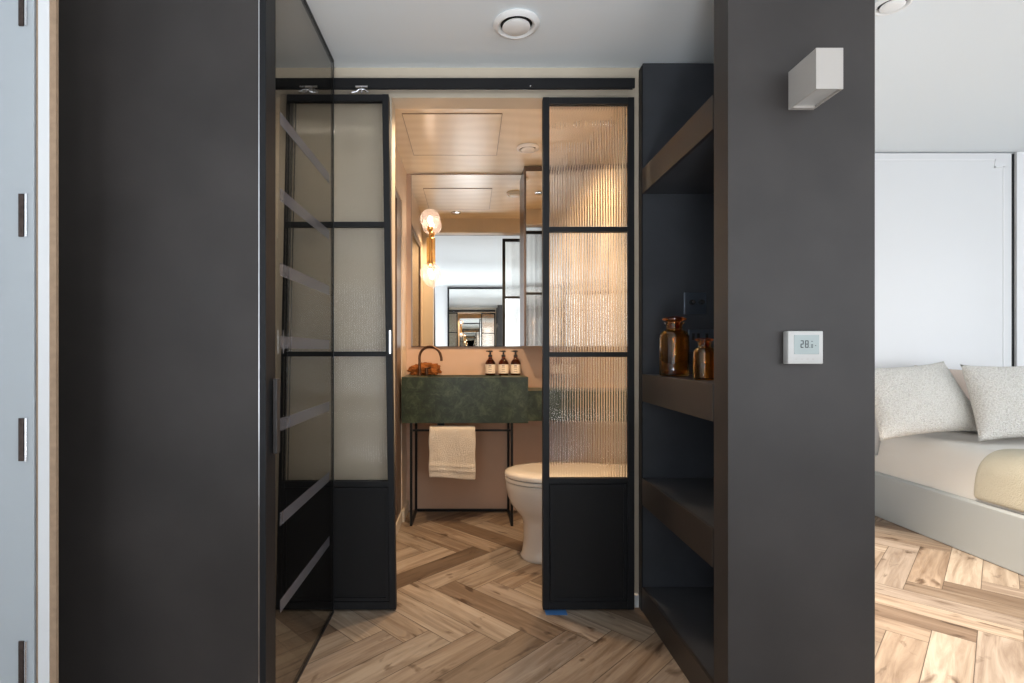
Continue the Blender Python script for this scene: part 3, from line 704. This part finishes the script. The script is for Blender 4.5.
# toilet
def toilet():
    t = thing('toilet', 'white back-to-wall toilet with closed lid beside the vanity', 'toilet', (.55, 2.725, 0))
    cy = 2.725; xw = .848
    def ring(bm, z, xf_, hw, n=48, sq=.5, xb=xw, zoff=None):
        cx = xf_ + hw*1.15; out = []
        for k in range(n):
            a = 2*PI*k/n; ca, sa = math.cos(a), math.sin(a)
            if ca < 0: x = cx + ca*(cx-xf_); y = sa*hw
            else: x = cx + (xb-cx)*abs(ca)**sq; y = (abs(sa)**.5 if sa >= 0 else -abs(sa)**.5)*hw*1.0
            out.append(bm.verts.new((x, cy+y, z)))
        return out
    def loft(levels):
        bm = bmesh.new(); rs = [ring(bm, *l) for l in levels]
        for a, b in zip(rs, rs[1:]):
            for k in range(len(a)): bm.faces.new((a[k], a[(k+1) % len(a)], b[(k+1) % len(a)], b[k]))
        bm.faces.new(rs[0][::-1]); bm.faces.new(rs[-1]); return bm
    base = [(0, .262, .108), (.015, .258, .112), (.03, .268, .106), (.10, .276, .102), (.185, .272, .108), (.215, .258, .120), (.245, .232, .138), (.275, .210, .153), (.31, .195, .164), (.35, .186, .172), (.385, .182, .177), (.392, .184, .176)]
    obj('bowl', loft(base), 'porcelain', t, smooth=True)
    obj('seat', loft([(.3945, .186, .174), (.396, .180, .180), (.408, .178, .182), (.414, .182, .180)]), 'porcelain', t, smooth=True)
    obj('lid', loft([(.4170, .184, .178), (.419, .178, .184), (.432, .177, .185), (.442, .184, .180), (.450, .215, .158), (.453, .27, .11)]), 'porcelain', t, smooth=True)
toilet()

# shower door in the bathroom's left wall
sh = thing('shower_screen', 'narrow black framed glass shower door left of the vanity', 'shower door', (-.45, 2.85, 0), kind='thing')
bm = bmesh.new()
for a in ((-.445, -.425, 2.422, 2.452, .07, 1.983), (-.445, -.425, 3.085, 3.268, .07, 1.983), (-.445, -.425, 2.452, 3.085, 1.945, 1.983), (-.445, -.425, 2.452, 3.085, .07, .10)): box(bm, *a)
obj('frame', bm, 'mirror_edge', sh, bevel=.001)
bx('glass', 'clear', sh, -.438, -.432, 2.452, 3.085, .10, 1.945)
bx('threshold', 'cream_wall', sh, -.50, -.418, 2.422, 3.268, 0, .07, bevel=.003)
shr = thing('shower_set', 'brass shower column seen through the shower glass', 'shower', (-1.36, 2.95, .8))
bm = bmesh.new(); tube(bm, [(-1.34, 2.95, .8), (-1.34, 2.95, 2.0), (-1.30, 2.95, 2.05), (-1.1, 2.95, 2.05)], .011, 12); obj('riser', bm, 'brass', shr, smooth=True)
bm = bmesh.new(); lathe(bm, [(.02, 2.05), (.09, 2.03), (.09, 2.02)], (-1.1, 2.95, 0), 28); obj('shower_head', bm, 'brass', shr, smooth=True)
bm = bmesh.new(); tube(bm, [(-1.398, 2.95, 1.1), (-1.34, 2.95, 1.1)], .02, 14); tube(bm, [(-1.34, 2.85, 1.1), (-1.34, 3.05, 1.1)], .02, 14); obj('mixer', bm, 'brass', shr, smooth=True)

# ---------------------------------------------------------------- rear of the room, seen in the mirror
rm = thing('standing_mirror', 'tall black framed mirror reflected deep inside the bathroom mirror', 'mirror', (.13, -2.44, 0))
bm = bmesh.new()
for a in ((-.40, .67, -2.448, -2.42, 2.17, 2.20), (-.40, .67, -2.448, -2.42, .02, .05), (-.40, -.37, -2.448, -2.42, .05, 2.17), (.64, .67, -2.448, -2.42, .05, 2.17)): box(bm, *a)
obj('frame', bm, 'black_steel', rm)
bx('mirror_glass', 'mirror', rm, -.37, .64, -2.446, -2.436, .05, 2.17)

# ---------------------------------------------------------------- bedroom
pn = thing('bed_wall_panel', 'tall white panel with fine notched moulding behind the bed', 'wall panel', (2.2, 3.47, 0), kind='thing')
bx('panel', 'panel_white', pn, 1.195, PX(1011.5, 3.45), 3.45, 3.50, .0, H2-.008)
bx('shadow_gap_strip', 'black_panel', pn, PX(1012.5, 3.45), PX(1016.5, 3.45), 3.465, 3.50, 0, H2-.008)
bm = bmesh.new()
def gl(x0, y0, x1, y1, t=.6):
    Y = 3.45; box(bm, PX(x0-t, Y), PX(x1+t, Y), Y-.003, Y, PZ(y1+t, Y), PZ(y0-t, Y))
gl(800, 160, 995, 160); gl(995, 160, 995, 167); gl(995, 167, 1003.5, 167); gl(1003.5, 167, 1003.5, 520)
obj('moulding', bm, 'white_wall', pn)

bd = thing('bed', 'low bed with pale grey lacquered side rail and beige linen mattress', 'bed', (3.4, 2.4, 0))
BXL, BXR, BY0, BY1 = 2.59, 4.20, 1.40, 3.445
bm = bmesh.new(); prism(bm, [(BXL, .002), (BXL, .269), (BXL+.012, .281), (BXL+.045, .281), (BXL+.045, .002)], BY0, BY1); obj('side_rail', bm, 'bed_frame', bd, bevel=.003)
bm = bmesh.new(); prism(bm, [(BXR-.045, .002), (BXR-.045, .281), (BXR, .281), (BXR, .002)], BY0, BY1); obj('side_rail', bm, 'bed_frame', bd, bevel=.003)
bx('foot_rail', 'bed_frame', bd, BXL+.045, BXR-.045, BY0, BY0+.04, .002, .281, bevel=.003)
bx('slat_base', 'bed_frame', bd, BXL+.045, BXR-.045, BY0+.04, BY1, .12, .235)
bx('plinth', 'bed_frame', bd, BXL+.35, BXR-.35, BY0+.35, BY1-.02, 0, .12)
def softbox(name, m, parent, x0, x1, y0, y1, z0, z1, r, amp=.006, sc=3., nx=40, ny=40, group=None):
    bm = bmesh.new(); rows = []
    def prof(u, a, b, r):  # u along the arch 0..1 -> (coordinate, drop)
        return a+(b-a)*u
    N = nx
    xs_ = []
    for i in range(N+1):
        t = i/N; xs_.append(t)
    # skirted height field
    for i in range(N+1):
        row = []
        u = -1+2*i/N; x = (x0+x1)/2+(x1-x0)/2*math.copysign(abs(u)**.6 if abs(u) > 0 else 0, u)
        for j in range(ny+1):
            v = -1+2*j/ny; y = (y0+y1)/2+(y1-y0)/2*math.copysign(abs(v)**.6, v)
            dx = max(0, r-min(x-x0, x1-x)); dy = max(0, r-min(y-y0, y1-y))
            dd = min(1, math.hypot(dx, dy)/r)
            z = z1 - (z1-z0)*.0 - r*(1-math.sqrt(max(0, 1-dd*dd)))*((z1-z0)*.55/r)
            z += amp*noise.noise(Vector((x*sc, y*sc, 1)))*(1-dd*.3) + amp*.5*noise.noise(Vector((x*sc*3, y*sc*1.2, 5)))
            row.append(bm.verts.new((x, y, z)))
        rows.append(row)
    for a, b in zip(rows, rows[1:]):
        for j in range(ny): bm.faces.new((a[j], b[j], b[j+1], a[j+1]))
    be = [e for e in bm.edges if e.is_boundary]
    g = bmesh.ops.extrude_edge_only(bm, edges=be)
    for v in [q for q in g['geom'] if isinstance(q, bmesh.types.BMVert)]: v.co.z = z0
    be = [e for e in bm.edges if e.is_boundary]; bmesh.ops.contextual_create(bm, geom=be)
    o = obj(name, bm, m, parent, smooth=True)
    return o
softbox('mattress', 'linen', bd, BXL+.030, BXR-.048, BY0+.045, 3.447, .238, .547, .07, nx=60, ny=60)

def cushion(name, label, m, c, wdt, hgt, thk, rot, cat='cushion', group=None, flare=0., n=34):
    bm = bmesh.new(); top_, bot = {}, {}
    for i in range(n+1):
        for j in range(n+1):
            u, v = -1+2*i/n, -1+2*j/n
            e = .10*((1-u*u)*abs(v)**3); e2 = .10*((1-v*v)*abs(u)**3)
            x = u*(1-e2)*wdt/2*(1-flare*v); z = v*(1-e)*hgt/2
            t_ = thk/2*((1-u**2)**.5)**.9*((1-v**2)**.5)**.9 if abs(u) < 1 and abs(v) < 1 else 0
            t_ *= 1+.12*noise.noise(Vector((u*2+c[0]*3, v*2, 1)))
            edge = i in (0, n) or j in (0, n)
            a = bm.verts.new((x, -t_, z)); top_[i, j] = a
            bot[i, j] = a if edge else bm.verts.new((x, t_, z))
    for i in range(n):
        for j in range(n):
            for d in (top_, bot):
                f = [d[i, j], d[i+1, j], d[i+1, j+1], d[i, j+1]]
                if len(set(f)) == 4 and not (d is bot and all(q in top_.values() for q in f)): 
                    try: bm.faces.new(f)
                    except ValueError: pass
    R = Matrix.Rotation(rot[2], 4, 'Z') @ Matrix.Rotation(rot[0], 4, 'X') @ Matrix.Rotation(rot[1], 4, 'Y')
    for v in bm.verts: v.co = R @ v.co + Vector(c)
    o = obj(name, bm, m, None, smooth=True)
    for q in list(o.modifiers): o.modifiers.remove(q)
    return tag(o, label, cat, group)
r_ = math.radians
cushion('bed_pillow', 'white sleeping pillow lying flat beneath the beige pillow', 'white_linen', (3.33, 3.21, .607), .60, .36, .115, (r_(89), 0, r_(-2)), 'pillow', 'sleeping pillows')
cushion('bed_pillow', 'crumpled beige sleeping pillow between the two textured cushions', 'pillow_beige', (3.17, 3.375, .80), .66, .30, .12, (r_(-8), r_(3), 0), 'pillow', 'sleeping pillows')
cushion('throw_cushion', 'cream textured cushion leaning beside the dark pillar', 'weave', (2.62, 3.10, .775), .64, .45, .16, (r_(-26), r_(-4), r_(4)), 'cushion', 'textured cushions on the bed', .10)
cushion('throw_cushion', 'cream textured cushion cut off by the photo edge', 'weave', (3.07, 2.97, .775), .53, .46, .16, (r_(-26), r_(-1), r_(-3)), 'cushion', 'textured cushions on the bed', .16)

# throw blanket over the bed's near part
bm = bmesh.new(); nx_, ny_ = 46, 26; g = []
tx0, tx1, ty0, ty1 = BXL+.046, 3.9, 1.45, 2.74
for i in range(nx_+1):
    row = []
    s = i/nx_*1.75
    for j in range(ny_+1):
        y = ty0+(ty1-ty0)*j/ny_
        if s < .20: x, z = BXL+.02, .3
        if s < .14: x, z = BXL+.022, .290+s
        else:
            a = min(1, (s-.14)/.16); x = BXL+.022+.09*(1-math.cos(a*PI/2))+max(0, s-.30); z = .430+.120*math.sin(a*PI/2)
        z += .004*noise.noise(Vector((x*4, y*4, 2))); 
        yy = y - .10*min(1, s/.35)**2 + .16*max(0, min(1, s-.35))
        row.append(bm.verts.new((x-.004, yy, z+.006)))
    g.append(row)
for a, b in zip(g, g[1:]):
    for j in range(ny_): bm.faces.new((a[j], b[j], b[j+1], a[j+1]))
o = obj('throw_blanket', bm, 'throw', None, smooth=True)
for q_ in list(o.modifiers): o.modifiers.remove(q_)
s = o.modifiers.new('solid', 'SOLIDIFY'); s.thickness = .014; s.offset = 1
ss = o.modifiers.new('sub', 'SUBSURF'); ss.levels = ss.render_levels = 1
tag(o, 'pale cream knitted throw laid across the near part of the bed', 'blanket')

for o in bpy.data.objects:
    if '_w' in o.keys(): del o['_w']
